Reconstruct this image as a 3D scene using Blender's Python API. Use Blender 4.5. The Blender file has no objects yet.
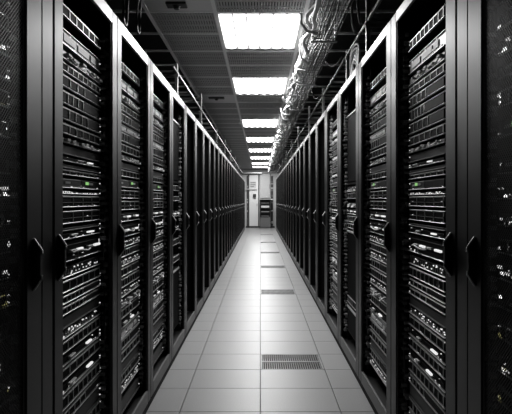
import bpy, math, random
from mathutils import Vector, Matrix

S = bpy.context.scene
COL = S.collection

# ------------------------------------------------------------------ camera, world, exposure
CAM_Z = 1.25
FPX = 531.0
cam_data = bpy.data.cameras.new('camera')
cam = bpy.data.objects.new('camera', cam_data)
COL.objects.link(cam)
cam.location = (0.0, 0.0, CAM_Z)
cam.rotation_euler = (math.pi / 2, 0, 0)
cam_data.sensor_fit = 'HORIZONTAL'
cam_data.sensor_width = 36.0
cam_data.lens = FPX / 512.0 * 36.0
cam_data.shift_x = -4.3 / 512.0
cam_data.shift_y = -6.5 / 512.0
cam_data.clip_start = 0.05
cam_data.clip_end = 100
S.camera = cam

world = bpy.data.worlds.new('world')
S.world = world
world.use_nodes = True
world.node_tree.nodes['Background'].inputs[0].default_value = (0.01, 0.01, 0.01, 1)
world.node_tree.nodes['Background'].inputs[1].default_value = 0.2

S.view_settings.view_transform = 'Standard'
S.view_settings.look = 'None'
S.view_settings.gamma = 1.0
S.view_settings.use_curve_mapping = False
S.view_settings.exposure = 0.0
LAMP = 40.0                       # radiance of the fluorescent tubes
S.cycles.use_denoising = True
S.cycles.use_adaptive_sampling = False
S.cycles.max_bounces = 6
S.cycles.diffuse_bounces = 4
S.cycles.glossy_bounces = 3
S.cycles.sample_clamp_indirect = 4.0

CEIL = 2.70                       # underside of the ceiling grid
XF = 0.66                         # aisle half width to the cabinet fronts
END = 24.4                        # end wall


# ------------------------------------------------------------------ materials
def mat(name, col, rough=0.5, metal=0.0, emit=0.0, spec=0.5, noise=0.0, nscale=200.0, bump=0.0, ecol=None):
    m = bpy.data.materials.new(name)
    m.use_nodes = True
    nt = m.node_tree
    b = nt.nodes['Principled BSDF']
    c = (col, col, col, 1) if not isinstance(col, tuple) else (*col, 1)
    b.inputs['Base Color'].default_value = c
    b.inputs['Roughness'].default_value = rough
    b.inputs['Metallic'].default_value = metal
    b.inputs['Specular IOR Level'].default_value = spec
    if emit:
        e = ecol or c[:3]
        b.inputs['Emission Color'].default_value = (*e, 1)
        b.inputs['Emission Strength'].default_value = emit
    if noise or bump:
        tc = nt.nodes.new('ShaderNodeTexCoord')
        n = nt.nodes.new('ShaderNodeTexNoise')
        n.inputs['Scale'].default_value = nscale
        n.inputs['Detail'].default_value = 3
        nt.links.new(tc.outputs['Object'], n.inputs['Vector'])
        if noise:
            mr = nt.nodes.new('ShaderNodeMapRange')
            mr.inputs['From Min'].default_value = 0.3
            mr.inputs['From Max'].default_value = 0.7
            mr.inputs['To Min'].default_value = 1 - noise
            mr.inputs['To Max'].default_value = 1 + noise
            nt.links.new(n.outputs['Fac'], mr.inputs['Value'])
            mx = nt.nodes.new('ShaderNodeMix')
            mx.data_type = 'RGBA'
            mx.blend_type = 'MULTIPLY'
            mx.inputs['Factor'].default_value = 1.0
            mx.inputs['A'].default_value = c
            nt.links.new(mr.outputs['Result'], mx.inputs['B'])
            nt.links.new(mx.outputs['Result'], b.inputs['Base Color'])
        if bump:
            bp = nt.nodes.new('ShaderNodeBump')
            bp.inputs['Strength'].default_value = bump
            bp.inputs['Distance'].default_value = 0.001
            nt.links.new(n.outputs['Fac'], bp.inputs['Height'])
            nt.links.new(bp.outputs['Normal'], b.inputs['Normal'])
    return m


def led(name, col, s):
    m = mat(name, (0.02, 0.02, 0.02), 0.5, emit=s, ecol=col)
    m.cycles.emission_sampling = 'NONE'
    return m


M = dict(
    frame=mat('black_powder_coat', 0.004, 0.42, spec=0.3),
    body=mat('cabinet_sheet_black', 0.003, 0.6, spec=0.1),
    inner=mat('cabinet_interior_black', 0.002, 0.6, spec=0.05),
    rail=mat('highlit_rail_metal', 0.32, 0.45, metal=1.0),  # top rail's highlight is put into this lighter metal
    lowrail=mat('bottom_rail_metal', 0.13, 0.5, metal=1.0),  # metal of the bottom rail, darker than the top rail's
    handle=mat('handle_black', 0.003, 0.35, spec=0.4),
    edge=mat('handle_edge_glint', 0.6, 0.45, metal=0.3),  # light caught on the handle chamfers, put into a pale tone
    meshp=mat('perforated_steel', 0.003, 0.5),
    chassis=mat('server_black', 0.008, 0.6, spec=0.04, noise=0.1, nscale=60),
    chassis2=mat('server_graphite', 0.016, 0.6, spec=0.05, noise=0.1, nscale=60),
    slab=mat('blank_panel_grey', 0.035, 0.5, spec=0.2),
    bay=mat('drive_bay_black', 0.002, 0.6, spec=0.02),
    bayrim=mat('drive_rim_metal', 0.45, 0.4, metal=0.6),
    lip=mat('server_lip_metal', 0.48, 0.35, metal=0.85),
    light=mat('switch_face_light', 0.20, 0.4, metal=0.3),
    white=mat('white_plastic', 0.5, 0.5),
    port=mat('port_black', 0.01, 0.4),
    cable_w=mat('cable_white', 0.72, 0.45),
    cable_g=mat('cable_grey', 0.15, 0.5),
    cable_k=mat('cable_black', 0.012, 0.45),
    bead=mat('cable_guide_grey', 0.22, 0.4),
    glow_w=led('led_and_connector_glow', (1, 1, 1), 0.8),
    glow_d=led('led_and_screw_glow', (1, 1, 1), 0.7),
    led_b=led('led_bright', (1, 1, 1), 2.2),
    led_g=led('led_green', (0.42, 0.9, 0.30), 0.6),
    led_r=led('led_red', (1.0, 0.05, 0.08), 0.9),
    led_y=led('led_yellow', (0.8, 0.75, 0.3), 0.25),
    tile=mat('floor_laminate', 0.188, 0.40, noise=0.10, nscale=160, bump=0.05),
    under=mat('subfloor_dark', 0.02, 0.8),
    vent=mat('vent_aluminium', 0.20, 0.45, metal=0.2),
    ctile=mat('ceiling_metal_tile', 0.48, 0.55),
    cback=mat('ceiling_tile_back', 0.05, 0.7),
    cplain=mat('ceiling_plain_panel', 0.7, 0.5, metal=0.2),
    tee=mat('ceiling_tee_metal', 0.88, 0.45),
    ceil=mat('ceiling_void_dark', 0.02, 0.9),
    wall=mat('wall_paint_dark', 0.10, 0.8),
    wallw=mat('wall_paint_white', 0.40, 0.7),
    panelw=mat('panel_white_enamel', 0.36, 0.45),
    doorw=mat('door_white_paint', 0.60, 0.5),
    panelg=mat('panel_grey', 0.10, 0.5),
    dark=mat('dark_trim', 0.02, 0.5),
    paper=mat('paper_white', 0.45, 0.8),
    ink=mat('print_grey', 0.12, 0.8),
    steel=mat('galvanised_steel', 0.34, 0.40, metal=0.9),
    wire=mat('basket_wire_metal', 0.10, 0.45, metal=0.9),
    fix=mat('fixture_white', 0.75, 0.5),
    lamp=mat('fluorescent_diffuser', 0.9, 0.5, emit=4.0, ecol=(1, 1, 1)),
)

M['lamp'].cycles.emission_sampling = 'NONE'


# ------------------------------------------------------------------ mesh builder
class MB:
    def __init__(self):
        self.v, self.f, self.sm, self.mi = [], [], [], []

    def add(self, vs, fs, smooth=False, mi=0):
        n = len(self.v)
        self.v += [tuple(p) for p in vs]
        for f in fs:
            self.f.append(tuple(n + i for i in f))
            self.sm.append(smooth)
            self.mi.append(mi)

    def box(self, x0, x1, y0, y1, z0, z1, mi=0):
        vs = [(x0, y0, z0), (x1, y0, z0), (x1, y1, z0), (x0, y1, z0),
              (x0, y0, z1), (x1, y0, z1), (x1, y1, z1), (x0, y1, z1)]
        self.add(vs, [(0, 3, 2, 1), (4, 5, 6, 7), (0, 1, 5, 4), (1, 2, 6, 5), (2, 3, 7, 6), (3, 0, 4, 7)], mi=mi)
        return self

    def cbox(self, x0, x1, y0, y1, z0, z1, c, mi=0):
        """box with chamfered edges all round"""
        vs, idx = [], {}
        for sx in (0, 1):
            for sy in (0, 1):
                for sz in (0, 1):
                    X, Y, Z = (x0, x1)[sx], (y0, y1)[sy], (z0, z1)[sz]
                    dx, dy, dz = (c, -c)[sx], (c, -c)[sy], (c, -c)[sz]
                    idx[sx, sy, sz] = len(vs)
                    vs += [(X, Y + dy, Z + dz), (X + dx, Y, Z + dz), (X + dx, Y + dy, Z)]
        I = lambda a, b, d, k: idx[a, b, d] + k
        fs = []
        fs.append([I(0, 0, 0, 0), I(0, 0, 1, 0), I(0, 1, 1, 0), I(0, 1, 0, 0)])
        fs.append([I(1, 0, 0, 0), I(1, 1, 0, 0), I(1, 1, 1, 0), I(1, 0, 1, 0)])
        fs.append([I(0, 0, 0, 1), I(1, 0, 0, 1), I(1, 0, 1, 1), I(0, 0, 1, 1)])
        fs.append([I(0, 1, 0, 1), I(0, 1, 1, 1), I(1, 1, 1, 1), I(1, 1, 0, 1)])
        fs.append([I(0, 0, 0, 2), I(0, 1, 0, 2), I(1, 1, 0, 2), I(1, 0, 0, 2)])
        fs.append([I(0, 0, 1, 2), I(1, 0, 1, 2), I(1, 1, 1, 2), I(0, 1, 1, 2)])
        for a in (0, 1):
            for b in (0, 1):
                fs.append([I(a, b, 0, 0), I(a, b, 0, 1), I(a, b, 1, 1), I(a, b, 1, 0)])
                fs.append([I(a, 0, b, 0), I(a, 0, b, 2), I(a, 1, b, 2), I(a, 1, b, 0)])
                fs.append([I(0, a, b, 1), I(0, a, b, 2), I(1, a, b, 2), I(1, a, b, 1)])
        for k in idx.values():
            fs.append([k, k + 1, k + 2])
        self.add(vs, fs, mi=mi)
        return self

    def prism(self, poly, axis, a0, a1, mi=0):
        """extrude a 2-D polygon along an axis; poly in the two other axes' order"""
        n = len(poly)

        def P(p, a):
            if axis == 0:
                return (a, p[0], p[1])
            if axis == 1:
                return (p[0], a, p[1])
            return (p[0], p[1], a)
        vs = [P(p, a0) for p in poly] + [P(p, a1) for p in poly]
        fs = [tuple(range(n))[::-1], tuple(range(n, 2 * n))]
        fs += [(i, (i + 1) % n, n + (i + 1) % n, n + i) for i in range(n)]
        self.add(vs, fs, mi=mi)
        return self

    def tube(self, pts, r, seg=6, caps=True, mi=0):
        pts = [Vector(p) for p in pts]
        n = len(pts)
        rings = []
        up = Vector((0, 0, 1))
        for i, p in enumerate(pts):
            t = (pts[min(i + 1, n - 1)] - pts[max(i - 1, 0)])
            if t.length < 1e-9:
                t = Vector((0, 1, 0))
            t.normalize()
            a = t.cross(up)
            if a.length < 0.05:
                a = t.cross(Vector((1, 0, 0)))
            a.normalize()
            b = a.cross(t)
            rr = r[i] if isinstance(r, (list, tuple)) else r
            rings.append([p + (a * math.cos(2 * math.pi * k / seg) + b * math.sin(2 * math.pi * k / seg)) * rr for k in range(seg)])
        vs = [q for ring in rings for q in ring]
        fs = []
        for i in range(n - 1):
            for k in range(seg):
                k2 = (k + 1) % seg
                fs.append((i * seg + k, i * seg + k2, (i + 1) * seg + k2, (i + 1) * seg + k))
        self.add(vs, fs, smooth=True, mi=mi)
        if caps:
            self.add(rings[0], [tuple(range(seg))[::-1]], mi=mi)
            self.add(rings[-1], [tuple(range(seg))], mi=mi)
        return self

    def mesh(self, name, mats):
        me = bpy.data.meshes.new(name)
        me.from_pydata(self.v, [], self.f)
        for m in (mats if isinstance(mats, (list, tuple)) else [mats]):
            me.materials.append(m)
        me.polygons.foreach_set('use_smooth', self.sm)
        me.polygons.foreach_set('material_index', self.mi)
        me.update()
        return me

    def build(self, name, mats, parent=None, loc=None, rz=0.0, kind=None, label=None):
        return put(name, self.mesh(name, mats), parent, loc, rz, kind, label)


KIDS = {}


def put(name, me, parent=None, loc=None, rz=0.0, kind=None, label=None):
    o = bpy.data.objects.new(name, me)
    COL.objects.link(o)
    if parent is not None:
        o.parent = parent
        KIDS.setdefault(parent.name, []).append(o)
    if loc is not None:
        o.location = loc
    if rz:
        o.rotation_euler = (0, 0, rz)
    if kind:
        o['kind'] = kind
    if label:
        o['label'] = label
    return o


def thing(name, label, cat, loc=(0, 0, 0), rz=0.0, group=None, me=None):
    o = put(name, me, None, loc, rz)
    tag(o, label, cat, group)
    return o


def tag(o, label, cat, group=None):
    o['label'] = label
    o['category'] = cat
    if group:
        o['group'] = group
    return o


def dup(root, loc, rz, label=None, group=None):
    """copy of a thing with copies of its parts and sub-parts; mesh data shared"""
    r = root.copy()
    COL.objects.link(r)
    r.location = loc
    r.rotation_euler = (0, 0, rz)
    if label:
        r['label'] = label
    if group:
        r['group'] = group
    for ch in KIDS.get(root.name, ()):
        c = ch.copy()
        COL.objects.link(c)
        c.parent = r
        KIDS.setdefault(r.name, []).append(c)
        for g in KIDS.get(ch.name, ()):
            d = g.copy()
            COL.objects.link(d)
            d.parent = c
            KIDS.setdefault(c.name, []).append(d)
    return r


ONES = 'zeroth first second third fourth fifth sixth seventh eighth ninth tenth eleventh twelfth thirteenth fourteenth fifteenth sixteenth seventeenth eighteenth nineteenth'.split()
TENS = {2: 'twenty', 3: 'thirty', 4: 'forty'}


def nth(n):
    if n < 20:
        return ONES[n]
    t, u = divmod(n, 10)
    return {2: 'twentieth', 3: 'thirtieth', 4: 'fortieth'}[t] if u == 0 else TENS[t] + '-' + ONES[u]


# ------------------------------------------------------------------ room shell
TW, TD, TZ0 = 0.476, 0.3925, 3.144       # raised-floor tile width, depth and a joint's distance
ROW0 = -10
NROW = int((END - TZ0) / TD) + 1
VENT_ROWS = [2, 10, 17, 24, 32, 41]

floor = MB().box(-2.0, 2.0, -3.0, END + 0.2, -0.20, -0.125).build('floor', M['under'], kind='structure')
tile_me = MB().cbox(-TW / 2 + 0.0017, TW / 2 - 0.0017, -TD / 2 + 0.0022, TD / 2 - 0.0022, -0.034, 0.0, 0.0014).mesh('floor_tile', M['tile'])
rt = random.Random(3)
for r in range(ROW0, NROW):
    y = TZ0 + TD * (r + 0.5)
    if y + TD / 2 > END + 0.1:
        continue
    for c in range(-2, 2):
        if c == 0 and r in VENT_ROWS:
            continue
        t = put('floor_tile', tile_me, floor, (TW * (c + 0.5), y, rt.uniform(-0.0005, 0.0)))
for s in (-1, 1):
    a, b = sorted((s * 0.9535, s * 2.0))
    MB().box(a, b, -3.0, END + 0.2, -0.034, 0.0).build('floor_slab', M['tile'], floor)

# walls
MB().box(-2.1, -2.0, -3.0, END + 0.2, -0.1, 3.1).build('wall_left', M['wall'], kind='structure')
MB().box(2.0, 2.1, -3.0, END + 0.2, -0.1, 3.1).build('wall_right', M['wall'], kind='structure')
MB().box(-2.1, 2.1, END, END + 0.1, -0.1, 3.1).build('wall_end', M['wallw'], kind='structure')
MB().box(-2.1, 2.1, -3.1, -3.0, -0.1, 3.1).build('wall_back', M['wall'], kind='structure')
MB().cbox(-0.66, 0.66, END - 0.02, END - 0.001, 0.0, 0.075, 0.003).build('baseboard_end', M['dark'], kind='structure')

# ceiling: tee grid, metal tiles with ribs, lights
CX = [-1.92, -1.40, -0.87, -0.348, 0.348, 0.64, 1.16, 1.92]
CD, CY0 = 0.54, 4.10
ceiling = MB().box(-2.0, 2.0, -3.0, END, CEIL + 0.16, CEIL + 0.22).build('ceiling', M['ceil'], kind='structure')
for x in CX:
    MB().box(x - 0.014, x + 0.014, -3.0, END, CEIL, CEIL + 0.018).build('ceiling_tee', M['tee'], ceiling)
KROWS = range(-13, 38)
LIGHT_ROWS = [0, 4, 10, 15, 20, 25, 30, 34]
cross_me = MB().box(-1.92, 1.92, -0.011, 0.011, CEIL + 0.002, CEIL + 0.018).mesh('ceiling_cross_tee', M['tee'])
half_me = [MB().box(*sorted((s * 1.92, s * 0.348)), -0.011, 0.011, CEIL + 0.002, CEIL + 0.018).mesh('ceiling_cross_tee', M['tee']) for s in (-1, 1)]
for k in KROWS:
    if CY0 + CD * k < END:
        if k - 1 in LIGHT_ROWS:          # the fixture spans two rows: no bar across it
            for me in half_me:
                put('ceiling_cross_tee', me, ceiling, (0, CY0 + CD * k, 0))
        else:
            put('ceiling_cross_tee', cross_me, ceiling, (0, CY0 + CD * k, 0))


def ceil_tile(w, ribbed=True):
    m = MB()
    if not ribbed:
        return m.cbox(-w / 2 + 0.012, w / 2 - 0.012, -CD / 2 + 0.01, CD / 2 - 0.01, CEIL + 0.006, CEIL + 0.03, 0.003, mi=1).mesh('ceiling_panel', [M['ctile'], M['cplain']])
    m.box(-w / 2 + 0.012, w / 2 - 0.012, -CD / 2 + 0.01, CD / 2 - 0.01, CEIL + 0.024, CEIL + 0.03, mi=1)
    n = int((w - 0.05) / 0.021)
    for i in range(n):
        x = -w / 2 + 0.025 + (w - 0.05) * (i + 0.5) / n
        m.box(x - 0.0055, x + 0.0055, -CD / 2 + 0.012, CD / 2 - 0.012, CEIL + 0.006, CEIL + 0.023)
    for j in (-0.35, -0.12, 0.12, 0.35):
        m.box(-w / 2 + 0.012, w / 2 - 0.012, j * CD - 0.005, j * CD + 0.005, CEIL + 0.008, CEIL + 0.023)
    for s in (-1, 1):
        m.box(s * (w / 2 - 0.018) - 0.006, s * (w / 2 - 0.018) + 0.006, -CD / 2 + 0.012, CD / 2 - 0.012, CEIL + 0.005, CEIL + 0.024)
    return m.mesh('ceiling_tile', [M['ctile'], M['cback']])



lit = {k + d for k in LIGHT_ROWS for d in (0, 1)}
tmesh = {}
for c in range(len(CX) - 1):
    w = round(CX[c + 1] - CX[c], 4)
    for rib in (True, False):
        if (w, rib) not in tmesh:
            tmesh[w, rib] = ceil_tile(w, rib)
for k in KROWS:
    if CY0 + CD * (k + 1) > END:
        continue
    for c in range(len(CX) - 1):
        if c in (0, 1, 5, 6):            # open grid over the cabinet rows
            continue
        if c == 3 and k in lit:
            continue
        if k < -2:
            continue
        w = round(CX[c + 1] - CX[c], 4)
        plain = (c == 2 and k in (-1, 6))
        o = put('ceiling_panel' if plain else 'ceiling_tile', tmesh[w, not plain], ceiling, ((CX[c] + CX[c + 1]) / 2, CY0 + CD * (k + 0.5), 0))

# ceiling lights
LW, LD = 0.67, 0.96


_strips = {}


def strip_light(w, d):
    """the light a tube gives off, as a rectangular lamp on its underside"""
    key = (round(w, 4), round(d, 4))
    if key not in _strips:
        li = bpy.data.lights.new('lamp_light', 'AREA')
        li.shape = 'RECTANGLE'
        li.size, li.size_y = w, d
        li.energy = LAMP * math.pi * w * d
        _strips[key] = li
    return _strips[key]


def make_light():
    root = thing('ceiling_light', '', 'ceiling light')
    m = MB()
    for s in (-1, 1):
        m.box(s * LW / 2 - 0.010 * (s > 0), s * LW / 2 + 0.010 * (s < 0), -LD / 2, LD / 2, 0.0, 0.075)
        m.box(-LW / 2, LW / 2, s * LD / 2 - 0.010 * (s > 0), s * LD / 2 + 0.010 * (s < 0), 0.0, 0.075)
    m.box(-LW / 2, LW / 2, -LD / 2, LD / 2, 0.07, 0.085)
    m.build('housing', M['fix'], root)
    for i in range(1, 6):
        x = -LW / 2 + 0.015 + (LW - 0.03) / 6 * i
        MB().box(x - 0.005, x + 0.005, -LD / 2 + 0.01, LD / 2 - 0.01, -0.010, 0.07).build('divider_fin', M['fix'], root)
    n = 6
    wv = (LW - 0.03) / n
    for i in range(n):
        x = -LW / 2 + 0.015 + wv * (i + 0.5)
        r = wv / 2 - 0.0065
        lm = MB()
        L = LD / 2 - 0.02
        zc = 0.012
        secs = [(-L, 0.45), (-L + 0.014, 0.85), (-L + 0.04, 1.0), (L - 0.04, 1.0), (L - 0.014, 0.85), (L, 0.45)]
        ang = [math.pi + math.pi * q / 6 for q in range(7)]
        vs = [(x + r * k * math.cos(a), y, zc + 0.55 * r * k * math.sin(a)) for y, k in secs for a in ang]
        fs = [(p * 7 + q, p * 7 + 7 + q, p * 7 + 8 + q, p * 7 + 1 + q) for p in range(5) for q in range(6)]
        fs += [tuple(range(7)), tuple(range(41, 34, -1))]
        lm.add(vs, fs, smooth=True)
        lm.build('lamp_tube', M['lamp'], root)
        put('lamp_light', strip_light(2 * r * 0.92, 2 * L - 0.03), root, (x, 0, zc - 0.55 * r - 0.002))
    return root


proto = make_light()
seen_no = 0
for k in LIGHT_ROWS:
    y = CY0 + CD * k + 0.50
    if k < 0:
        lab = 'six-tube fluorescent ceiling light above the front end of the aisle'
        if k == -9:
            lab = 'six-tube fluorescent ceiling light behind the camera position'
        elif k == -4:
            lab = 'six-tube fluorescent ceiling light directly over the camera position'
    else:
        seen_no += 1
        lab = 'six-tube fluorescent ceiling light, %s from the camera along the aisle' % nth(seen_no)
    if k == LIGHT_ROWS[0]:
        o = proto
        o.location = (-0.004, y, CEIL + 0.0005)
        o['label'] = lab
        o['group'] = 'fluorescent lights over the aisle'
    else:
        dup(proto, (-0.004, y, CEIL + 0.0005), 0, lab, 'fluorescent lights over the aisle')


# ------------------------------------------------------------------ floor vents
def make_vent():
    m = MB()
    w, d = TW / 2 - 0.002, TD / 2 - 0.002
    root = thing('floor_vent', '', 'floor vent')
    b = 0.012
    m.box(-w, w, -d, -d + b, -0.03, 0)
    m.box(-w, w, d - b, d, -0.03, 0)
    m.box(-w, -w + b, -d, d, -0.03, 0)
    m.box(w - b, w, -d, d, -0.03, 0)
    m.build('vent_frame', M['vent'], root)
    bars = MB()
    n = 27
    for i in range(n):
        x = -w + b + (2 * w - 2 * b) * (i + 0.5) / n
        bars.box(x - 0.0026, x + 0.0026, -d + b, d - b, -0.008, -0.0005)
    bars.build('vent_grille', M['vent'], root, kind='stuff')
    for j in (0,):
        MB().box(-w + b, w - b, -0.010, 0.010, -0.012, 0.0).build('cross_bar', M['vent'], root)
    MB().box(-w, w, -d, d, -0.124, -0.115).build('vent_duct', M['inner'], root)
    return root


vp = make_vent()
for i, r in enumerate(VENT_ROWS):
    loc = (TW / 2, TZ0 + TD * (r + 0.5), 0)
    lab = 'slotted floor air vent set in the pale tiles, %s from the camera' % nth(i + 1)
    if i == 0:
        vp.location = loc
        vp['label'] = lab
        vp['group'] = 'air vents in the raised floor'
    else:
        dup(vp, loc, 0, lab, 'air vents in the raised floor')


# ------------------------------------------------------------------ server cabinets
DEPTH = 1.0


def bar_frame(x0, x1, y0, y1, z0, z1, sl, sr, rb, rt_, c=0.004):
    """door frame: two stiles and two rails with chamfered edges and a groove down each stile"""
    m = MB()
    m.cbox(x0, x0 + sl, y0, y1, z0, z1, c)
    m.cbox(x1 - sr, x1, y0, y1, z0, z1, c)
    top = MB().cbox(x0 + sl, x1 - sr, y0 + 0.0003, y1, z1 - rt_, z1 - 0.0005, 0.002)
    low = MB().cbox(x0 + sl, x1 - sr, y0 + 0.0003, y1, z0 + 0.0005, z0 + rb, 0.002)
    return m, top, low


def make_handle(parent, x):
    """wedge-shaped pull: a filled trapezoid with the light caught on its chamfers added as pale strips"""
    z0, z1, p = 0.988, 1.138, 0.023
    m = MB()
    poly = [(0.001, z0), (-p, z0 + 0.035), (-p, z1 - 0.035), (0.001, z1)]
    m.prism(poly, 0, x - 0.008, x + 0.008)
    h = m.build('handle', M['handle'], parent)
    e = MB()
    e2 = MB()
    e.tube([(x, 0.0, z1), (x, -p - 0.001, z1 - 0.035), (x, -p - 0.001, z1 - 0.045)], 0.0042, 6)
    e2.tube([(x, -p - 0.001, z0 + 0.045), (x, -p - 0.001, z0 + 0.035), (x, 0.0, z0)], 0.0030, 6)
    e.build('handle_glint', M['edge'], parent, label='thin pale strip for the light caught on the chamfer')
    e2.build('handle_glint', M['edge'], parent, label='thin pale strip for the light caught on the chamfer')
    return h


def make_cabinet(P, H, side, style):
    """style: 'perforated', 'full', 'plain'. local x along the row, -y faces the aisle; side +1: camera end is -x (left row)"""
    root = thing('server_cabinet', '', 'server cabinet')
    hw = P / 2 - 0.0025
    zb = 0.056
    # carcass
    if style == 'plain':
        m = MB()
        for s in (-1, 1):
            m.box(s * hw - 0.02 * (s > 0), s * hw + 0.02 * (s < 0), 0.016, DEPTH, zb, H)
        m.box(-hw, hw, 0.016, DEPTH, H - 0.02, H)
        m.box(-hw, hw, DEPTH - 0.02, DEPTH, zb, H)
        m.box(-hw, hw, 0.016, DEPTH, zb, 0.12)
        m.build('carcass', M['body'], root)
    else:
        for s in (-1, 1):
            MB().box(s * hw - 0.02 * (s > 0), s * hw + 0.02 * (s < 0), 0.016, DEPTH, zb, H).build('side_panel', M['inner'], root)
        MB().box(-hw + 0.02, hw - 0.02, 0.016, DEPTH, H - 0.02, H).build('top_panel', M['body'], root)
        MB().box(-hw + 0.02, hw - 0.02, DEPTH - 0.02, DEPTH, zb, H - 0.02).build('back_panel', M['inner'], root)
        MB().box(-hw + 0.02, hw - 0.02, 0.016, DEPTH - 0.02, zb, 0.12).build('base_plate', M['frame'], root)
    MB().box(-hw, hw, 0.012, DEPTH - 0.05, 0.0, zb).build('plinth', M['inner'], root)
    # door
    st = 0.105 if style == 'perforated' else (0.076 if side > 0 else 0.098)
    rtop = 0.058 if side > 0 else 0.052
    m_, t_, l_ = bar_frame(-hw, hw, 0.0, 0.014, zb, H, st, st, 0.078, rtop)
    d = m_.build('door', M['frame'], root)
    t_.build('top_rail', M['rail'], d, label='top rail with its highlight put into lighter metal')
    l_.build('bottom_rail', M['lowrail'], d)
    # a raised inner rim of each stile
    for s in (-1, 1):
        xi = s * (hw - st)
        r = MB()
        a, b = sorted((xi - s * 0.010, xi))
        r.box(a, b, 0.005, 0.014, zb + 0.07, H - rtop + 0.005)
        r.build('door_rim', M['frame'], d)
    if style == 'perforated':
        p = MB()
        x0, x1, z0, z1 = -hw + st - 0.002, hw - st + 0.002, zb + 0.07, H - rtop + 0.004
        pitch, w, th = 0.0125, 0.0019, 0.0012
        for sg in (1, -1):
            c = -(z1 - z0)
            while c < (x1 - x0):
                # line x = x0 + c + (z - z0) for sg=1
                za, zc = max(0, -c), min(z1 - z0, (x1 - x0) - c)
                if zc - za > 0.004:
                    xa, xb = x0 + c + za, x0 + c + zc
                    if sg < 0:
                        xa, xb = x1 - (xa - x0), x1 - (xb - x0)
                    dx = w * 0.7
                    y0, y1 = (0.008, 0.008 + th) if sg > 0 else (0.008 + th, 0.008 + 2 * th)
                    vs = [(xa - dx, y0, z0 + za), (xa + dx, y0, z0 + za), (xb + dx, y0, z0 + zc), (xb - dx, y0, z0 + zc),
                          (xa - dx, y1, z0 + za), (xa + dx, y1, z0 + za), (xb + dx, y1, z0 + zc), (xb - dx, y1, z0 + zc)]
                    p.add(vs, [(0, 1, 2, 3), (4, 7, 6, 5), (0, 4, 5, 1), (2, 6, 7, 3), (1, 5, 6, 2), (0, 3, 7, 4)])
                c += pitch
        p.build('perforated_panel', M['meshp'], d, kind='stuff')
        hx = side * (hw - st * 0.55)
    else:
        hx = -side * (hw - st * 0.45)
    make_handle(d, hx)
    if style != 'plain':
        for s in (-1, 1):
            m = MB()
            m.box(s * 0.286 - 0.006, s * 0.286 + 0.006, 0.05, 0.09, 0.125, H - 0.03)
            m.build('mounting_rail', M['body'], root)
        # vertical cable guide in the far side channel: fingers, clips and a run of cable
        far = side
        xg = far * (P / 2 - (0.066 if far > 0 or style == 'perforated' else 0.100))
        rg = random.Random(int(P * 1000) + (7 if style == 'full' else 9))
        MB().box(xg - 0.032, xg + 0.030, 0.050, 0.09, 0.13, H - 0.06).build('cable_channel', M['body'], root)
        g = MB()
        z = 0.18
        while z < H - 0.1:
            for dx in ((-0.030, -0.002, 0.030) if P < 0.8 else (-0.05, -0.02, 0.012, 0.045)):
                if rg.random() < 0.7:
                    w = rg.uniform(0.004, 0.010)
                    hz = rg.uniform(0.004, 0.009)
                    dz = rg.uniform(-0.009, 0.009)
                    g.cbox(xg + dx - w, xg + dx + w, rg.uniform(0.022, 0.036), 0.050, z + dz - hz, z + dz + hz, 0.002)
            z += 0.03
        g.build('cable_guide', M['bead'], root, kind='stuff')
        for q in range(3):
            t = MB()
            pts = []
            zz = 0.15
            ph = rg.uniform(0, 6)
            while zz < H - 0.08:
                pts.append((xg - far * (-0.004 + 0.009 * q) + 0.003 * math.sin(zz * 9 + ph), 0.040 + 0.004 * math.sin(zz * 13 + ph), zz))
                zz += 0.045
            t.tube(pts, 0.0032, 5)
            t.build('vertical_cable', M['cable_k'] if q != 1 else M['cable_g'], root)
    return root


# left row: P 0.75, right row: P 0.89
ROWS = {
    'left': dict(s=1, P=0.75, H=2.10, y1=1.607, y2=1.700, n=28),
    'right': dict(s=-1, P=0.89, H=2.17, y1=1.693, y2=1.793, n=23),
}
CAB = {}
for row, R in ROWS.items():
    s = R['s']
    rz = math.pi / 2 * s
    protos = {}

    def cab(style, P, H, loc, label):
        key = style
        if key not in protos:
            c = make_cabinet(P, H, s, style)
            c.location = loc
            c.rotation_euler = (0, 0, rz)
            c['label'] = label
            c['group'] = 'server cabinets of the %s row' % row
            protos[key] = c
            return c
        return dup(protos[key], loc, rz, label, 'server cabinets of the %s row' % row)

    x = -s * XF
    P1 = 0.75
    CAB[row, 1] = (x, R['y1'] - P1 / 2, P1)
    cab('perforated', P1, R['H'] + 0.3, (x, R['y1'] - P1 / 2, 0), 'tall black server cabinet with a perforated door, first in the %s row' % row)
    # filler post between the first two cabinets
    f = MB().cbox(-(R['y2'] - R['y1']) / 2 + 0.003, (R['y2'] - R['y1']) / 2 - 0.003, 0.002, 0.30, 0.0, R['H'] + 0.30, 0.005)
    fo = f.build('filler_panel', M['frame'], None, (x, (R['y1'] + R['y2']) / 2, 0), rz)
    tag(fo, 'narrow black filler panel between the first two cabinets of the %s row' % row, 'filler panel')
    for i in range(R['n']):
        yc = R['y2'] + R['P'] * (i + 0.5)
        CAB[row, i + 2] = (x, yc, R['P'])
        style = 'full' if i < 4 else 'plain'
        lab = 'black server cabinet with an open-framed door, %s from the camera in the %s row' % (nth(i + 2), row)
        cab(style, R['P'], R['H'], (x, yc, 0), lab)


# ------------------------------------------------------------------ rack devices
def Y2Z(y):
    """height of a device edge from its row in the reference layout"""
    return CAM_Z + (200.5 - y) * 0.003535


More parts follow.
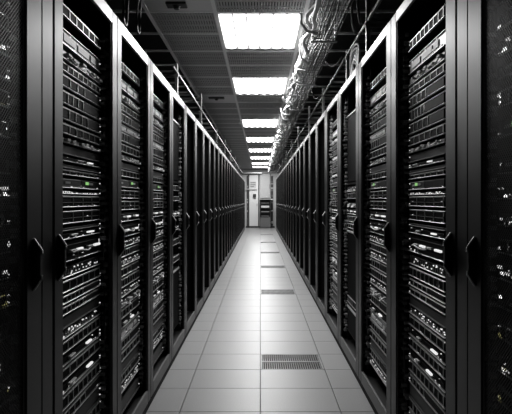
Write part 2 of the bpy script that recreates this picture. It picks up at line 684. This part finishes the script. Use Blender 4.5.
APP = {
    'bays': 'black server with a row of drive bays',
    'switch': 'pale metal switch with white panels',
    'patch': 'dark patch panel with white plugs',
    'dots': 'dark server speckled with small lights',
    'slab': 'plain grey blanking panel',
    'ledbar': 'black server with a glowing status badge',
    'store': 'black storage unit with two drive rows',
    'conn': 'black device with bright white connectors',
    'tall': 'tall plain black equipment unit',
    'ports': 'dark switch with rows of tiny lights',
}
CATG = {'bays': 'server', 'switch': 'switch', 'patch': 'patch panel', 'dots': 'server', 'slab': 'blanking panel', 'ledbar': 'server',
        'store': 'storage unit', 'conn': 'network device', 'tall': 'equipment unit', 'ports': 'switch'}
NAME = {'bays': 'rack_server', 'switch': 'network_switch', 'patch': 'patch_panel', 'dots': 'rack_server', 'slab': 'blanking_panel',
        'ledbar': 'rack_server', 'store': 'storage_unit', 'conn': 'network_device', 'tall': 'blank_equipment_unit', 'ports': 'network_switch'}


def lights(parent, spots, m, sx=0.0022, sz=0.0022):
    b = MB()
    for (x, z) in spots:
        b.box(x - sx, x + sx, -0.0035, 0.001, z - sz, z + sz)
    b.build('indicator_or_screw_glow', m, parent, kind='stuff' if len(spots) > 1 else None)


def make_device(kind, h, W, seed, far, busy=False):
    """front face at y = 0 looking to -y; far: sign of x that is the far end of the cabinet seen from the camera"""
    rg = random.Random(seed)
    root = thing(NAME[kind], '', CATG[kind])
    w = W / 2
    g = 0.0015
    z0, z1 = g, h - g
    dark = M['chassis'] if kind in ('bays', 'ledbar', 'store', 'conn', 'tall') else M['chassis2']
    if kind == 'slab':
        dark = M['slab']
    if kind == 'switch':
        dark = M['light']
    MB().cbox(-w + 0.018, w - 0.018, 0.0, 0.45, z0, z1, 0.002).build('chassis', dark, root)
    for s in (-1, 1):
        e = MB()
        a, b = sorted((s * (w - 0.018), s * w))
        e.cbox(a, b, 0.001, 0.006, z0, z1, 0.0008)
        e.build('mounting_ear', M['slab'] if kind != 'switch' else M['light'], root)
    if kind not in ('tall',):
        l = MB()
        t = 0.0030
        l.cbox(-w + 0.01, w - 0.01, -0.009, 0.003, z0, z0 + t, 0.0008)
        if kind in ('bays', 'switch', 'dots', 'store'):
            l.cbox(-w + 0.01, w - 0.01, -0.006, 0.003, z1 - t * 0.6, z1, 0.0005)
        l.build('front_lip', M['lip'] if kind != 'slab' else M['slab'], root)
    if busy:                              # lit ports near the far end, seen through the perforated door
        lights(root, [(far * rg.uniform(0.02, 0.23), rg.uniform(z0 + 0.006, z1 - 0.006)) for _ in range(rg.randint(2, 5))], M['led_b'], 0.009, 0.0045)
        lights(root, [(far * rg.uniform(0.02, 0.23), rg.uniform(z0 + 0.006, z1 - 0.006)) for _ in range(3)], M[rg.choice(('glow_w', 'glow_w', 'led_y'))], 0.012, 0.004)
    elif kind not in ('slab', 'tall'):    # scattered tiny lights
        for mm, n in (('glow_w', 3), ('glow_d', 4)):
            lights(root, [(rg.uniform(-w * .9, w * .9), rg.uniform(z0 + 0.004, z1 - 0.004)) for _ in range(n)], M[mm], rg.uniform(0.002, 0.0045), rg.uniform(0.0016, 0.003))
    # screws at the ears, their glint put in as a dim glow
    sc = [(s * (w - 0.008), z0 + (z1 - z0) * q) for s in (-1, 1) for q in (0.25, 0.75) if rg.random() < 0.35]
    if sc:
        lights(root, sc, M['glow_d'], 0.0020, 0.0020)

    def bays(n, za, zb, xa=-w + 0.024, xb=w - 0.024, rim=True):
        for i in range(n):
            a = xa + (xb - xa) * i / n + 0.002
            b = xa + (xb - xa) * (i + 1) / n - 0.002
            m = MB()
            m.cbox(a, b, -0.005, 0.001, za, zb, 0.0015)
            if rim:
                m.box(b - 0.0035, b, -0.0075, -0.004, za, zb, mi=1)
                m.box(a, b, -0.0065, -0.004, zb - 0.0022, zb, mi=1)
            m.build('drive_bay', [M['bay'], M['bayrim']], root)

    H = z1 - z0
    if kind == 'bays':
        bays(rg.choice((6, 6, 8)), z0 + 0.006, z1 - 0.003)
        lights(root, [(rg.uniform(-w * .8, w * .8), z1 - 0.008) for _ in range(rg.randint(1, 4))], M['glow_d'])
    elif kind == 'store':
        mid = (z0 + z1) / 2
        bays(4, z0 + 0.006, mid - 0.0015)
        bays(4, mid + 0.0015, z1 - 0.003)
        sp = []
        for zz in (z0 + H * 0.25, z0 + H * 0.7):
            for i in range(4):
                cx = -w + 0.024 + (2 * w - 0.048) * (i + 0.5) / 4
                for dx in (-0.02, 0.015):
                    if rg.random() < 0.75:
                        sp.append((cx + dx, zz + rg.uniform(-0.003, 0.003)))
        lights(root, [(x, z) for x, z in sp], M['glow_d'], 0.0028, 0.0028)
    elif kind == 'switch':
        for (a, b) in ((-0.20, -0.08), (-0.05, 0.08), (0.10, 0.16)):
            MB().cbox(a, b, -0.004, 0.001, z0 + H * 0.30, z1 - H * 0.22, 0.001).build('label_plate', M['white'], root)
        p = MB()
        for i in range(12):
            x = -0.045 + 0.021 * i
            if x < w - 0.03:
                p.box(x, x + 0.013, -0.002, 0.001, z0 + H * 0.1, z0 + H * 0.26)
        p.build('port_block', M['port'], root)
    elif kind == 'patch':
        p = MB()
        p.box(-w + 0.025, w - 0.025, -0.003, 0.001, z0 + H * 0.25, z1 - H * 0.2)
        p.build('port_block', M['port'], root)
        for i in range(rg.randint(6, 9)):
            x = rg.uniform(-w + 0.04, w - 0.05)
            z = z0 + H * rg.uniform(0.3, 0.7)
            q = MB()
            q.cbox(x, x + rg.uniform(0.012, 0.04), -0.016, 0.0, z - 0.004, z + 0.005, 0.001)
            q.build('cable_plug', M['white'], root)
        for i in range(3):
            x = rg.uniform(-w + 0.04, w - 0.10)
            z = z0 + H * 0.5
            L = rg.uniform(0.05, 0.10)
            pts = [(x + L * t, -0.008 - 0.012 * math.sin(math.pi * t), z - H * 0.5 * math.sin(math.pi * t)) for t in [k / 6 for k in range(7)]]
            MB().tube(pts, 0.0028, 5).build('patch_cable', M['cable_w'], root)
    elif kind == 'dots':
        bx = rg.uniform(-0.02, 0.06)
        bays(rg.choice((3, 4, 5)), z0 + 0.006, z1 - 0.003, -w + 0.024, bx)
        MB().cbox(bx + 0.006, w - 0.024, -0.006, 0.001, z0 + 0.006, z1 - 0.004, 0.0015).build('control_panel', M['chassis'], root)
        lights(root, [(rg.uniform(-w * .85, w * .85), rg.uniform(z0 + 0.01, z1 - 0.006)) for _ in range(12)], M['glow_d'])
        lights(root, [(rg.uniform(-w * .85, w * .85), rg.uniform(z0 + 0.01, z1 - 0.006)) for _ in range(2)], M['glow_w'])
    elif kind == 'ports':
        p = MB()
        for i in range(16):
            x = -w + 0.03 + (2 * w - 0.06) * i / 16
            p.box(x, x + 0.016, -0.002, 0.001, z0 + H * 0.2, z0 + H * 0.7)
        p.build('port_block', M['port'], root)
        lights(root, [(-w + 0.03 + (2 * w - 0.06) * (i + rg.random() * 0.4) / 14, z0 + H * rg.choice((0.35, 0.75))) for i in range(14) if rg.random() < 0.6], M['glow_w'], 0.003, 0.0025)
        lights(root, [(-w + 0.03 + (2 * w - 0.06) * (i + rg.random() * 0.4) / 10, z0 + H * rg.choice((0.3, 0.7))) for i in range(10) if rg.random() < 0.6], M['glow_d'])
    elif kind == 'ledbar':
        MB().cbox(-w + 0.026, -0.02, -0.004, 0.001, z0 + 0.007, z1 - 0.005, 0.0015).build('bezel', M['slab'], root)
        MB().cbox(-0.016, w - 0.026, -0.004, 0.001, z0 + 0.007, z1 - 0.005, 0.0015).build('bezel', M['chassis2'], root)
        gx = 0.05 if far > 0 else -0.13
        MB().box(gx - 0.016, gx + 0.016, -0.007, -0.003, z0 + H * 0.45, z0 + H * 0.75).build('status_badge', M['led_g'], root, label='green glowing badge')
        MB().box(gx + 0.024, gx + 0.070, -0.007, -0.003, z0 + H * 0.48, z0 + H * 0.68).build('name_plate', M['white'], root)
        MB().box(-0.19, -0.14, -0.006, -0.003, z0 + H * 0.42, z0 + H * 0.62).build('name_plate', M['white'], root)
        lights(root, [(w - 0.04, z0 + H * .4), (w - 0.05, z0 + H * .2)], M['glow_w'], 0.003, 0.003)
    elif kind == 'conn':
        n = 2 if H < 0.04 else 4
        MB().cbox(-w + 0.03, w - 0.03, -0.004, 0.0, z0 + H * .25, z1 - H * .15, 0.0015).build('face_plate', M['bay'], root)
        for i in range(n):
            x = -w + 0.05 + (2 * w - 0.12) * (i + rg.uniform(0.1, 0.6)) / n
            MB().cbox(x, x + rg.uniform(0.045, 0.075), -0.014, -0.003, z0 + H * .45, z0 + H * .45 + min(0.009, H * .25), 0.0015).build('connector', M['glow_w'] if i % 2 else M['white'], root)  # every second white connector glows, its brightness put in as emission
        if H > 0.05:
            rx = 0.19 if far > 0 else -0.21
            lights(root, [(rx, z0 + H * 0.62)], M['led_r'], 0.005, 0.006)
            lights(root, [(rx + 0.02, z0 + H * 0.68)], M['led_b'], 0.005, 0.008)
            pts = [(-0.15 + 0.2 * t, -0.018 - 0.01 * math.sin(math.pi * t), z0 + H * (0.45 + 0.06 * math.sin(6 * t))) for t in [k / 8 for k in range(9)]]
            MB().tube(pts, 0.0035, 5).build('patch_cable', M['cable_w'], root)
            pts = [(-0.08, -0.012, z0 + H * 0.42), (-0.08, -0.014, z0 + H * 0.2), (-0.075, -0.010, z0 + 0.004)]
            MB().tube(pts, 0.003, 5).build('patch_cable', M['cable_g'], root)
        else:
            lights(root, [(rg.uniform(-w * .7, w * .7), z0 + H * .4) for _ in range(4)], M['glow_d'], 0.003, 0.003)
    elif kind == 'tall':
        MB().cbox(-w + 0.03, w - 0.03, -0.006, 0.001, z0 + 0.02, z1 - 0.02, 0.003).build('face_plate', M['bay'], root)
        MB().cbox(-w + 0.03, w - 0.03, -0.012, 0.001, z1 - 0.018, z1 - 0.004, 0.002).build('top_trim', M['lip'], root)
    return root


# (kind, top row, bottom row) of the reference layout; rows beyond 414 lie below the picture edge
LAY_A = [('bays', 2, 17), ('switch', 27, 44), ('patch', 47, 60), ('bays', 60.5, 72), ('dots', 73, 88), ('dots', 89, 105),
         ('dots', 105.5, 121), ('bays', 122, 135), ('patch', 136, 143), ('slab', 143.5, 154), ('conn', 155, 162), ('slab', 162.5, 168),
         ('bays', 168.5, 176), ('ledbar', 176.5, 190), ('ports', 190.5, 195), ('store', 195.5, 210), ('store', 211, 227), ('slab', 228, 232),
         ('conn', 233, 242), ('conn', 243, 267), ('ports', 268, 281), ('bays', 282, 296), ('dots', 297, 307), ('dots', 308, 318),
         ('slab', 319, 330), ('ports', 331, 342), ('bays', 343, 357), ('conn', 358, 369), ('bays', 370, 384), ('conn', 385, 397),
         ('bays', 398, 414), ('dots', 415, 428), ('slab', 429, 445), ('bays', 446, 462), ('dots', 463, 478), ('ports', 480, 491), ('bays', 492, 508)]
LAY_B = [('bays', 2, 17), ('switch', 27, 42), ('patch', 46, 60), ('bays', 61, 74), ('dots', 75, 90), ('switch', 91, 101), ('dots', 102, 118),
         ('bays', 119, 133), ('patch', 134, 144), ('slab', 145, 155), ('bays', 156, 168), ('ledbar', 169, 184), ('store', 185, 200), ('store', 201, 217),
         ('conn', 218, 234), ('conn', 235, 257), ('ports', 258, 270), ('dots', 271, 284), ('ports', 285, 297), ('dots', 298, 312), ('bays', 313, 328),
         ('ports', 329, 341), ('patch', 342, 356), ('dots', 357, 372), ('conn', 373, 386), ('switch', 387, 400), ('dots', 401, 416), ('bays', 418, 433), ('slab', 435, 447), ('dots', 449, 463), ('ports', 465, 477), ('slab', 488, 505)]
LAY_C = [('tall', 20, 168), ('ports', 172, 184), ('dots', 185, 199), ('patch', 205, 216), ('conn', 217, 231), ('dots', 232, 247), ('bays', 248, 260),
         ('tall', 262, 400), ('dots', 402, 418), ('tall', 421, 480), ('slab', 484, 502)]
LAY_E = [('tall', 14, 160), ('dots', 165, 180), ('bays', 190, 204), ('conn', 225, 240), ('ports', 260, 272), ('dots', 290, 306), ('bays', 330, 346), ('tall', 360, 500)]
LAY_1 = [('conn', -60, -44), ('patch', -30, -14), ('ports', -4, 10), ('conn', 18, 32), ('patch', 36, 50), ('dots', 56, 70), ('ports', 76, 90), ('conn', 95, 109),
         ('dots', 115, 130), ('ledbar', 138, 154), ('conn', 168, 182), ('ports', 188, 202), ('patch', 208, 222), ('dots', 230, 244),
         ('ports', 250, 264), ('conn', 272, 286), ('dots', 296, 310), ('ports', 322, 336), ('dots', 345, 360), ('conn', 368, 382), ('ports', 388, 402), ('slab', 415, 440), ('dots', 450, 464), ('conn', 470, 484), ('slab', 490, 506)]
PLAN = {
    'left': {1: LAY_1, 2: LAY_A, 3: LAY_B, 4: LAY_B, 5: LAY_E},
    'right': {1: LAY_1, 2: LAY_A, 3: LAY_B, 4: LAY_C, 5: LAY_B},
}
CACHE = {}
for row, plan in PLAN.items():
    s = ROWS[row]['s']
    rz = math.pi / 2 * s
    for num, lay in plan.items():
        x, yc, P = CAB[row, num]
        W = 0.482 if (s > 0 or num == 1) else 0.51
        k = 1.0 if s > 0 else 1.06
        cx = 0.018 if s > 0 else 0.012
        for i, (kind, ya, yb) in enumerate(lay):
            zt, zb = [CAM_Z + (Y2Z(v) - CAM_Z) * k for v in (ya, yb)]
            if zb < 0.125:
                continue
            if kind not in ('tall', 'slab', 'switch'):
                zb += 0.14 * (zt - zb)      # air gap under each unit
            h = zt - zb
            far = s
            key = (id(lay), i, round(h, 4), s)
            lab = '%s, %s device down in %s row\'s %s cabinet' % (APP[kind], nth(i + 1), row, nth(num))
            loc = (x - s * 0.044, yc + cx, zb)
            grp = 'devices in the %s cabinet of the %s row' % (nth(num), row)
            if key not in CACHE:
                d = make_device(kind, h, W, 100 * i + (17 if s > 0 else 53) + len(lay), far, num == 1)
                d.location = loc
                d.rotation_euler = (0, 0, rz)
                d['label'] = lab
                d['group'] = grp
                CACHE[key] = d
            else:
                dup(CACHE[key], loc, rz, lab, grp)


# ------------------------------------------------------------------ overhead cable basket (over the right row side)
BZ, BX0, BX1, BY0, BY1 = 2.50, 0.415, 0.58, 2.2, 22.8
bk = thing('cable_basket', 'wire mesh cable basket hung below the ceiling along the aisle', 'cable tray', (0, 0, 0))
for x in (BX0, BX0 + 0.055, BX0 + 0.110, BX1):
    MB().tube([(x, BY0, BZ), (x, BY1, BZ)], 0.0030, 5).build('long_wire', M['wire'], bk)
for x in (BX0, BX1):
    for dz in (0.04, 0.08):
        MB().tube([(x, BY0, BZ + dz), (x, BY1, BZ + dz)], 0.0030, 5).build('long_wire', M['wire'], bk)
cw = MB()
y = BY0
while y < BY1:
    cw.tube([(BX0, y, BZ + 0.08), (BX0, y, BZ), (BX1, y, BZ), (BX1, y, BZ + 0.08)], 0.0028, 4)
    y += 0.10
cw.build('cross_wire', M['wire'], bk, kind='stuff')
y = 2.6
while y < BY1:
    for x in (BX0 - 0.006, BX1 + 0.006):
        MB().tube([(x, y, BZ - 0.01), (x, y, CEIL + 0.01)], 0.005, 6).build('hanger_rod', M['steel'], bk)
    MB().box(BX0 - 0.02, BX1 + 0.02, y - 0.015, y + 0.015, BZ - 0.012, BZ - 0.004).build('hanger_bracket', M['steel'], bk)
    y += 1.56


def wander(rg, x0, z0, ax, az, y0, y1, step=0.16, wl=(0.7, 1.6), clampx=None):
    f1, f2, f3 = (2 * math.pi / rg.uniform(*wl) for _ in range(3))
    p1, p2, p3 = (rg.uniform(0, 6.3) for _ in range(3))
    pts = []
    y = y0
    while y <= y1:
        xx = x0 + ax * (0.6 * math.sin(f1 * y + p1) + 0.4 * math.sin(f2 * 1.7 * y + p2))
        if clampx:
            xx = min(max(xx, clampx[0]), clampx[1])
        pts.append((xx, y, z0 + az * math.sin(f3 * y + p3)))
        y += step
    return pts


rc = random.Random(11)
for i in range(3):
    m = MB().tube(wander(rc, (0.360, 0.345, 0.372)[i], 2.468 + 0.038 * i, 0.030, 0.012, 2.1, 22.6, step=0.1, wl=(0.5, 1.1), clampx=(0.30, 0.398)), 0.015 - 0.0015 * i, 7)
    o = m.build('network_cable', M['cable_w'])
    tag(o, '%s thick pale cable snaking along the aisle edge of the wire basket' % ('lowest', 'middle', 'uppermost')[i], 'cable', 'thick pale cables beside the basket')
for i in range(5):
    m = MB().tube(wander(rc, 0.44 + 0.026 * i, BZ + 0.016 + 0.009 * (i % 4), 0.012, 0.006, 2.2, 22.7, clampx=(0.425, 0.57)), 0.006, 5)
    o = m.build('network_cable', [M['cable_g'], M['cable_k'], M['cable_k']][i % 3])
    tag(o, 'thin cable lying lengthwise in the overhead wire basket, %s from the aisle side' % nth(i + 1), 'cable', 'thin cables lying in the basket')
hooks = []
yy = 2.9
while yy < 17:
    hooks.append(yy)
    yy += rc.uniform(0.35, 0.75)
for i, yy in enumerate(hooks):
    x = 0.375
    z = 2.424 + rc.uniform(-0.012, 0.004)
    up = rc.uniform(0.05, 0.11) * (1 if rc.random() < 0.75 else -0.8)
    out = rc.uniform(0.045, 0.10)
    ln = rc.uniform(0.08, 0.20)
    pts = [(x + 0.022, yy + ln, z), (x + 0.01, yy + ln * .6, z - 0.012), (x - out * 0.6, yy + ln * .2, z - 0.01), (x - out, yy, z + up * .35), (x - out * 1.05, yy - 0.02, z + up)]
    o = MB().tube(pts, [0.011, 0.011, 0.0105, 0.0095, 0.008], 7).build('cable_end', M['cable_w'])
    tag(o, 'bright cable end hooking out of the overhead basket, %s from the camera' % nth(i + 1), 'cable', 'cable ends sticking out of the basket')
# loose wraps round the basket
for i in range(13):
    yy = 3.4 + i * 1.05 + rc.uniform(-0.15, 0.15)
    a0 = rc.uniform(0.49, 0.505)
    w = rc.uniform(0.045, 0.06)
    pts = [(a0 + w * math.cos(t), yy + 0.10 * t, 2.575 + 0.05 * math.sin(t)) for t in [0.4 + 0.55 * k for k in range(8)]]
    o = MB().tube(pts, rc.uniform(0.005, 0.009), 6).build('loose_cable', [M['cable_w'], M['cable_g']][i % 2])
    tag(o, 'loose coiled cable lying in the overhead basket, %s along from the camera' % nth(i + 1), 'cable', 'loose coils on the basket')


# ------------------------------------------------------------------ ladder racks above both rows
def ladder(name, label, x0, x1, z, y0, y1, posts, tops, prack, arm):
    st = M['steel'] if not arm else M['wire']
    L = thing(name, label, 'cable ladder', (0, 0, 0))
    for x in (x0, x1):
        MB().cbox(x - 0.008, x + 0.008, y0, y1, z - 0.011, z + 0.011, 0.002).build('rail', st, L)
    y = y0 + 0.15
    a, b = sorted((x0, x1))
    while y < y1:
        MB().box(a, b, y - 0.010, y + 0.010, z - 0.010, z + 0.006).build('rung', st, L)
        y += 0.45
    for y, ptop in zip(posts, tops + [tops[-1]] * 20):
        p = MB()
        p.cbox(x0 - 0.014, x0 + 0.014, y - 0.014, y + 0.014, prack, ptop, 0.003)
        p.build('post', st, L)
        a, b = sorted((x0, x1))
        MB().cbox(a - 0.02, b + 0.02, y - 0.015, y + 0.015, z - 0.045, z - 0.019, 0.003).build('cross_arm', st, L)
        if arm and ptop > 2.5:
            MB().cbox(a - 0.02, b + 0.02, y - 0.012, y + 0.012, ptop - 0.075, ptop - 0.05, 0.003).build('cross_arm', st, L)
            MB().cbox(a, b, y + 0.10, y + 0.12, z + 0.02, z + 0.045, 0.003).build('cross_arm', st, L)
    return L


ladder('cable_ladder', 'steel cable ladder on posts above the left row of cabinets', -0.73, -1.12, 2.37, 4.45, 22.2, [4.62, 6.5, 8.8, 10.9, 12.9, 15.2, 17.6, 20.0], [2.44, 2.56, 2.45, 2.5], 2.10, True)
ladder('cable_ladder', 'steel cable ladder on posts above the right row of cabinets', 0.70, 1.05, 2.42, 2.4, 22.0, [3.45, 4.25, 5.9, 7.6, 9.7, 11.9, 14.2, 16.8, 19.4], [2.65, 2.45, 2.5, 2.6], 2.17, False)
# cable bunches rising from the cabinet tops on the right
for i in range(6):
    a_, h_ = 0.06 + 0.026 * i, 0.05 + 0.026 * i
    pts = [(0.676 + 0.006 * math.sin(3 * t + i), 3.80 - a_ * math.cos(t), 2.180 + h_ * math.sin(t) ** 0.8) for t in [math.pi * k / 12 for k in range(13)]]
    o = MB().tube(pts, 0.008, 6).build('power_cable', M['cable_w'] if i % 3 else M['cable_g'])
    tag(o, 'pale cable arching over the right row\'s cabinet tops, %s from the inside of its bunch' % nth(i + 1), 'cable', 'cables looping up from the cabinet tops')
for i, (xa, ya, xb, yb) in enumerate(((0.60, 3.3, 0.675, 3.55), (0.60, 3.5, 0.675, 3.75), (0.60, 4.9, 0.675, 4.35), (0.60, 6.2, 0.675, 6.0))):
    pts = [(xa + (xb - xa) * t, ya + (yb - ya) * t, 2.53 + (2.43 - 2.53) * t - 0.06 * math.sin(math.pi * t)) for t in [k / 8 for k in range(9)]]
    o = MB().tube(pts, 0.008, 6).build('power_cable', M['cable_k'])
    tag(o, 'black cable slung from the wire basket to the cable ladder, %s from the camera' % nth(i + 1), 'cable', 'black cables slung to the ladder')
for i in range(2):
    yb, zl = 3.18 + 0.34 * i, 2.30 + 0.06 * i
    w_ = 0.045
    pts = [(-0.80, yb - w_, 2.70), (-0.80, yb - w_, 2.55), (-0.81, yb - w_, zl + 0.05)]
    pts += [(-0.81, yb - w_ * math.cos(t), zl + 0.05 - 0.05 * math.sin(t)) for t in [math.pi * k / 6 for k in range(1, 6)]]
    pts += [(-0.81, yb + w_, zl + 0.05), (-0.80, yb + w_ * 0.8, 2.55), (-0.80, yb + w_ * 0.8, 2.70)]
    o = MB().tube(pts, 0.008, 6).build('power_cable', M['cable_k'])
    tag(o, '%s black cable loop hanging over the left row of cabinets' % ('nearer', 'farther')[i], 'cable', 'black cable loops over the left row')
# sensors on the plain ceiling panels
for i, (y, L, lab) in enumerate(((3.93, 0.075, 'small black ceiling device on the plain panel nearer the camera'), (7.50, 0.11, 'small dark sensor on the plain panel beside the second ceiling light'))):
    sroot = thing('ceiling_sensor', lab, 'sensor', (-0.62, y, CEIL))
    MB().cbox(-L, L, -0.05, 0.05, -0.012, 0.006, 0.004).build('base', M['dark'], sroot)
    MB().tube([(0, 0, -0.012), (0, 0, -0.035)], [0.03, 0.018], 10).build('sensor_head', M['dark'], sroot)

# ------------------------------------------------------------------ the end of the aisle
PXM = FPX / END


def ex(px):
    return (px - 260.3) / PXM


def ez(py):
    return CAM_Z + (200.5 - py) / PXM


W0 = END - 0.004
door = MB().cbox(ex(249.3), ex(258.2), W0 - 0.045, W0, 0.075, ez(175.2), 0.004).build('door_1', M['doorw'], kind='structure')
df = MB()
df.box(ex(248.2), ex(249.3), W0 - 0.06, W0, 0.0, ez(174.4))
df.box(ex(258.2), ex(259.2), W0 - 0.06, W0, 0.0, ez(174.4))
df.box(ex(248.2), ex(259.2), W0 - 0.06, W0, ez(175.2), ez(174.4))
df.build('door_frame', M['dark'], door)
MB().cbox(ex(256.7), ex(257.4), W0 - 0.08, W0 - 0.045, 1.0, 1.12, 0.004).build('door_handle', M['steel'], door)
nt_ = thing('notice', 'white printed notice sheet on the white end door', 'notice', (0, 0, 0))
MB().box(ex(249.9), ex(256.2), W0 - 0.050, W0 - 0.046, ez(188.2), ez(181.6)).build('sheet', M['paper'], nt_)
for py in (182.8, 184.8, 186.6):
    MB().box(ex(250.4), ex(255.6 if py < 186 else 254.2), W0 - 0.053, W0 - 0.0495, ez(py + 0.35), ez(py - 0.35)).build('print_line', M['ink'], nt_)
ph = thing('wall_phone', 'black wall phone mounted on the white end door', 'phone', (0, 0, 0))
MB().cbox(ex(253.2), ex(256.0), W0 - 0.10, W0 - 0.045, ez(197.2), ez(194.0), 0.008).build('phone_body', M['dark'], ph)
MB().cbox(ex(253.0), ex(254.0), W0 - 0.13, W0 - 0.10, ez(197.0), ez(194.3), 0.008).build('handset', M['cable_k'], ph)
MB().cbox(ex(253.6), ex(255.8), W0 - 0.075, W0 - 0.045, ez(198.6), ez(197.6), 0.004).build('keypad', M['panelg'], ph)
bar = thing('wall_bar', 'white horizontal bar across the end door', 'bar', (0, 0, 0))
MB().cbox(ex(245.8), ex(257.0), W0 - 0.12, W0 - 0.09, ez(189.8), ez(188.9), 0.004).build('rail', M['panelw'], bar)
for px in (247.0, 256.0):
    MB().box(ex(px) - 0.012, ex(px) + 0.012, W0 - 0.095, W0, ez(189.7), ez(189.0)).build('bracket', M['panelw'], bar)
# white cabinet above the equipment rack
wc = thing('wall_cabinet', 'white wall cabinet above the small black equipment rack', 'cabinet', (0, 0, 0))
MB().cbox(ex(260.0), ex(270.2), W0 - 0.08, W0, ez(198.2), ez(173.6), 0.006).build('carcass', M['panelw'], wc)
MB().cbox(ex(260.3), ex(269.9), W0 - 0.095, W0 - 0.08, ez(197.9), ez(173.9), 0.004).build('door', M['panelw'], wc)
MB().box(ex(269.2), ex(269.5), W0 - 0.108, W0 - 0.094, ez(188.5), ez(184.5)).build('handle', M['panelg'], wc)
# equipment rack
er = thing('equipment_rack', 'small black open equipment rack against the end wall', 'equipment rack', (0, 0, 0))
yb0, yb1 = W0 - 0.55, W0 - 0.02
x0, x1 = ex(259.8), ex(270.6)
zt_, zb_ = ez(199.6), ez(216.8)
for x in (x0, x1 - 0.02):
    MB().box(x, x + 0.02, yb0, yb1, 0.0, zt_).build('side_panel', M['dark'], er)
MB().box(x0, x1, yb1 - 0.02, yb1, 0.0, zt_).build('back_panel', M['dark'], er)
MB().box(x0 - 0.005, x1 + 0.005, yb0 - 0.02, yb1, zt_, zt_ + 0.03).build('top', M['panelw'], er)
MB().cbox(x0 + 0.02, x1 - 0.02, yb0 + 0.01, yb0 + 0.03, 0.03, zb_, 0.004).build('lower_door', M['panelg'], er)
lev = [ez(v) for v in (216.8, 212.6, 208.2, 204.0)]
for z in lev:
    MB().box(x0 + 0.02, x1 - 0.02, yb0 + 0.01, yb1 - 0.02, z - 0.012, z).build('shelf', M['dark'], er)
for i, z in enumerate(lev):
    m = thing('rack_unit', '%s on the end wall rack, %s shelf up' % (('dark box', 'dark box with pale front', 'pale fronted box', 'dark box with a grey strip')[i], nth(i + 1)), 'electronics', (0, 0, 0))
    MB().cbox(x0 + 0.04, x1 - 0.04, yb0 + 0.03, yb1 - 0.08, z + 0.0005, z + 0.13, 0.004).build('case', M['chassis'], m)
    hh = (0.035, 0.04, 0.09, 0.03)[i]
    MB().cbox(x0 + 0.06, x1 - 0.07, yb0 + 0.022, yb0 + 0.031, z + 0.03, z + 0.03 + hh, 0.002).build('front_strip', M[('panelg', 'light', 'white', 'panelg')[i]], m)
# cable riser right of the rack, and left of the door
for side_, (xa, xb) in (('right', (270.9, 273.0)), ('left', (246.9, 248.0))):
    cr = thing('cable_riser', 'dark vertical cable riser %s' % ('beside the equipment rack on the end wall' if side_ == 'right' else 'beside the white end door'), 'cable riser', (0, 0, 0))
    MB().box(ex(xa), ex(xb), W0 - 0.04, W0, 0.08, ez(176)).build('trunking', M['dark'], cr)
    rg = random.Random(5 if side_ == 'right' else 6)
    for q in range(14):
        z = rg.uniform(0.2, 2.2)
        MB().cbox(ex(xa) + 0.01, ex(xb) - 0.005, W0 - 0.055, W0 - 0.04, z, z + rg.uniform(0.02, 0.05), 0.003).build('clip', M['cable_w' if q % 2 else 'cable_g'], cr)
# pipes and duct at the head of the end wall
pp = thing('header_duct', 'pale horizontal duct across the top of the end wall', 'duct', (0, 0, 0))
MB().cbox(-0.90, ex(262), W0 - 0.16, W0 - 0.04, ez(174.6), ez(171.8), 0.01).build('duct_body', M['panelg'], pp)
MB().cbox(-0.90, ex(262) + 0.02, W0 - 0.18, W0 - 0.155, ez(173.6), ez(172.4), 0.006).build('flange', M['steel'], pp)
for x in (-0.7, -0.1):
    MB().tube([(x, W0 - 0.1, ez(171.8)), (x, W0 - 0.1, CEIL + 0.02)], 0.008, 6).build('hanger_rod', M['steel'], pp)
p2 = thing('header_pipe', 'pale pipe running across the end wall above the wall cabinet', 'pipe', (0, 0, 0))
MB().tube([(ex(262) + 0.03, W0 - 0.1, ez(172.4)), (0.95, W0 - 0.1, ez(172.4))], 0.03, 10).build('pipe_run', M['steel'], p2)
for x in (0.2, 0.62):
    MB().box(x - 0.01, x + 0.01, W0 - 0.10, W0, ez(172.4) - 0.012, ez(172.4) + 0.012).build('bracket', M['steel'], p2)
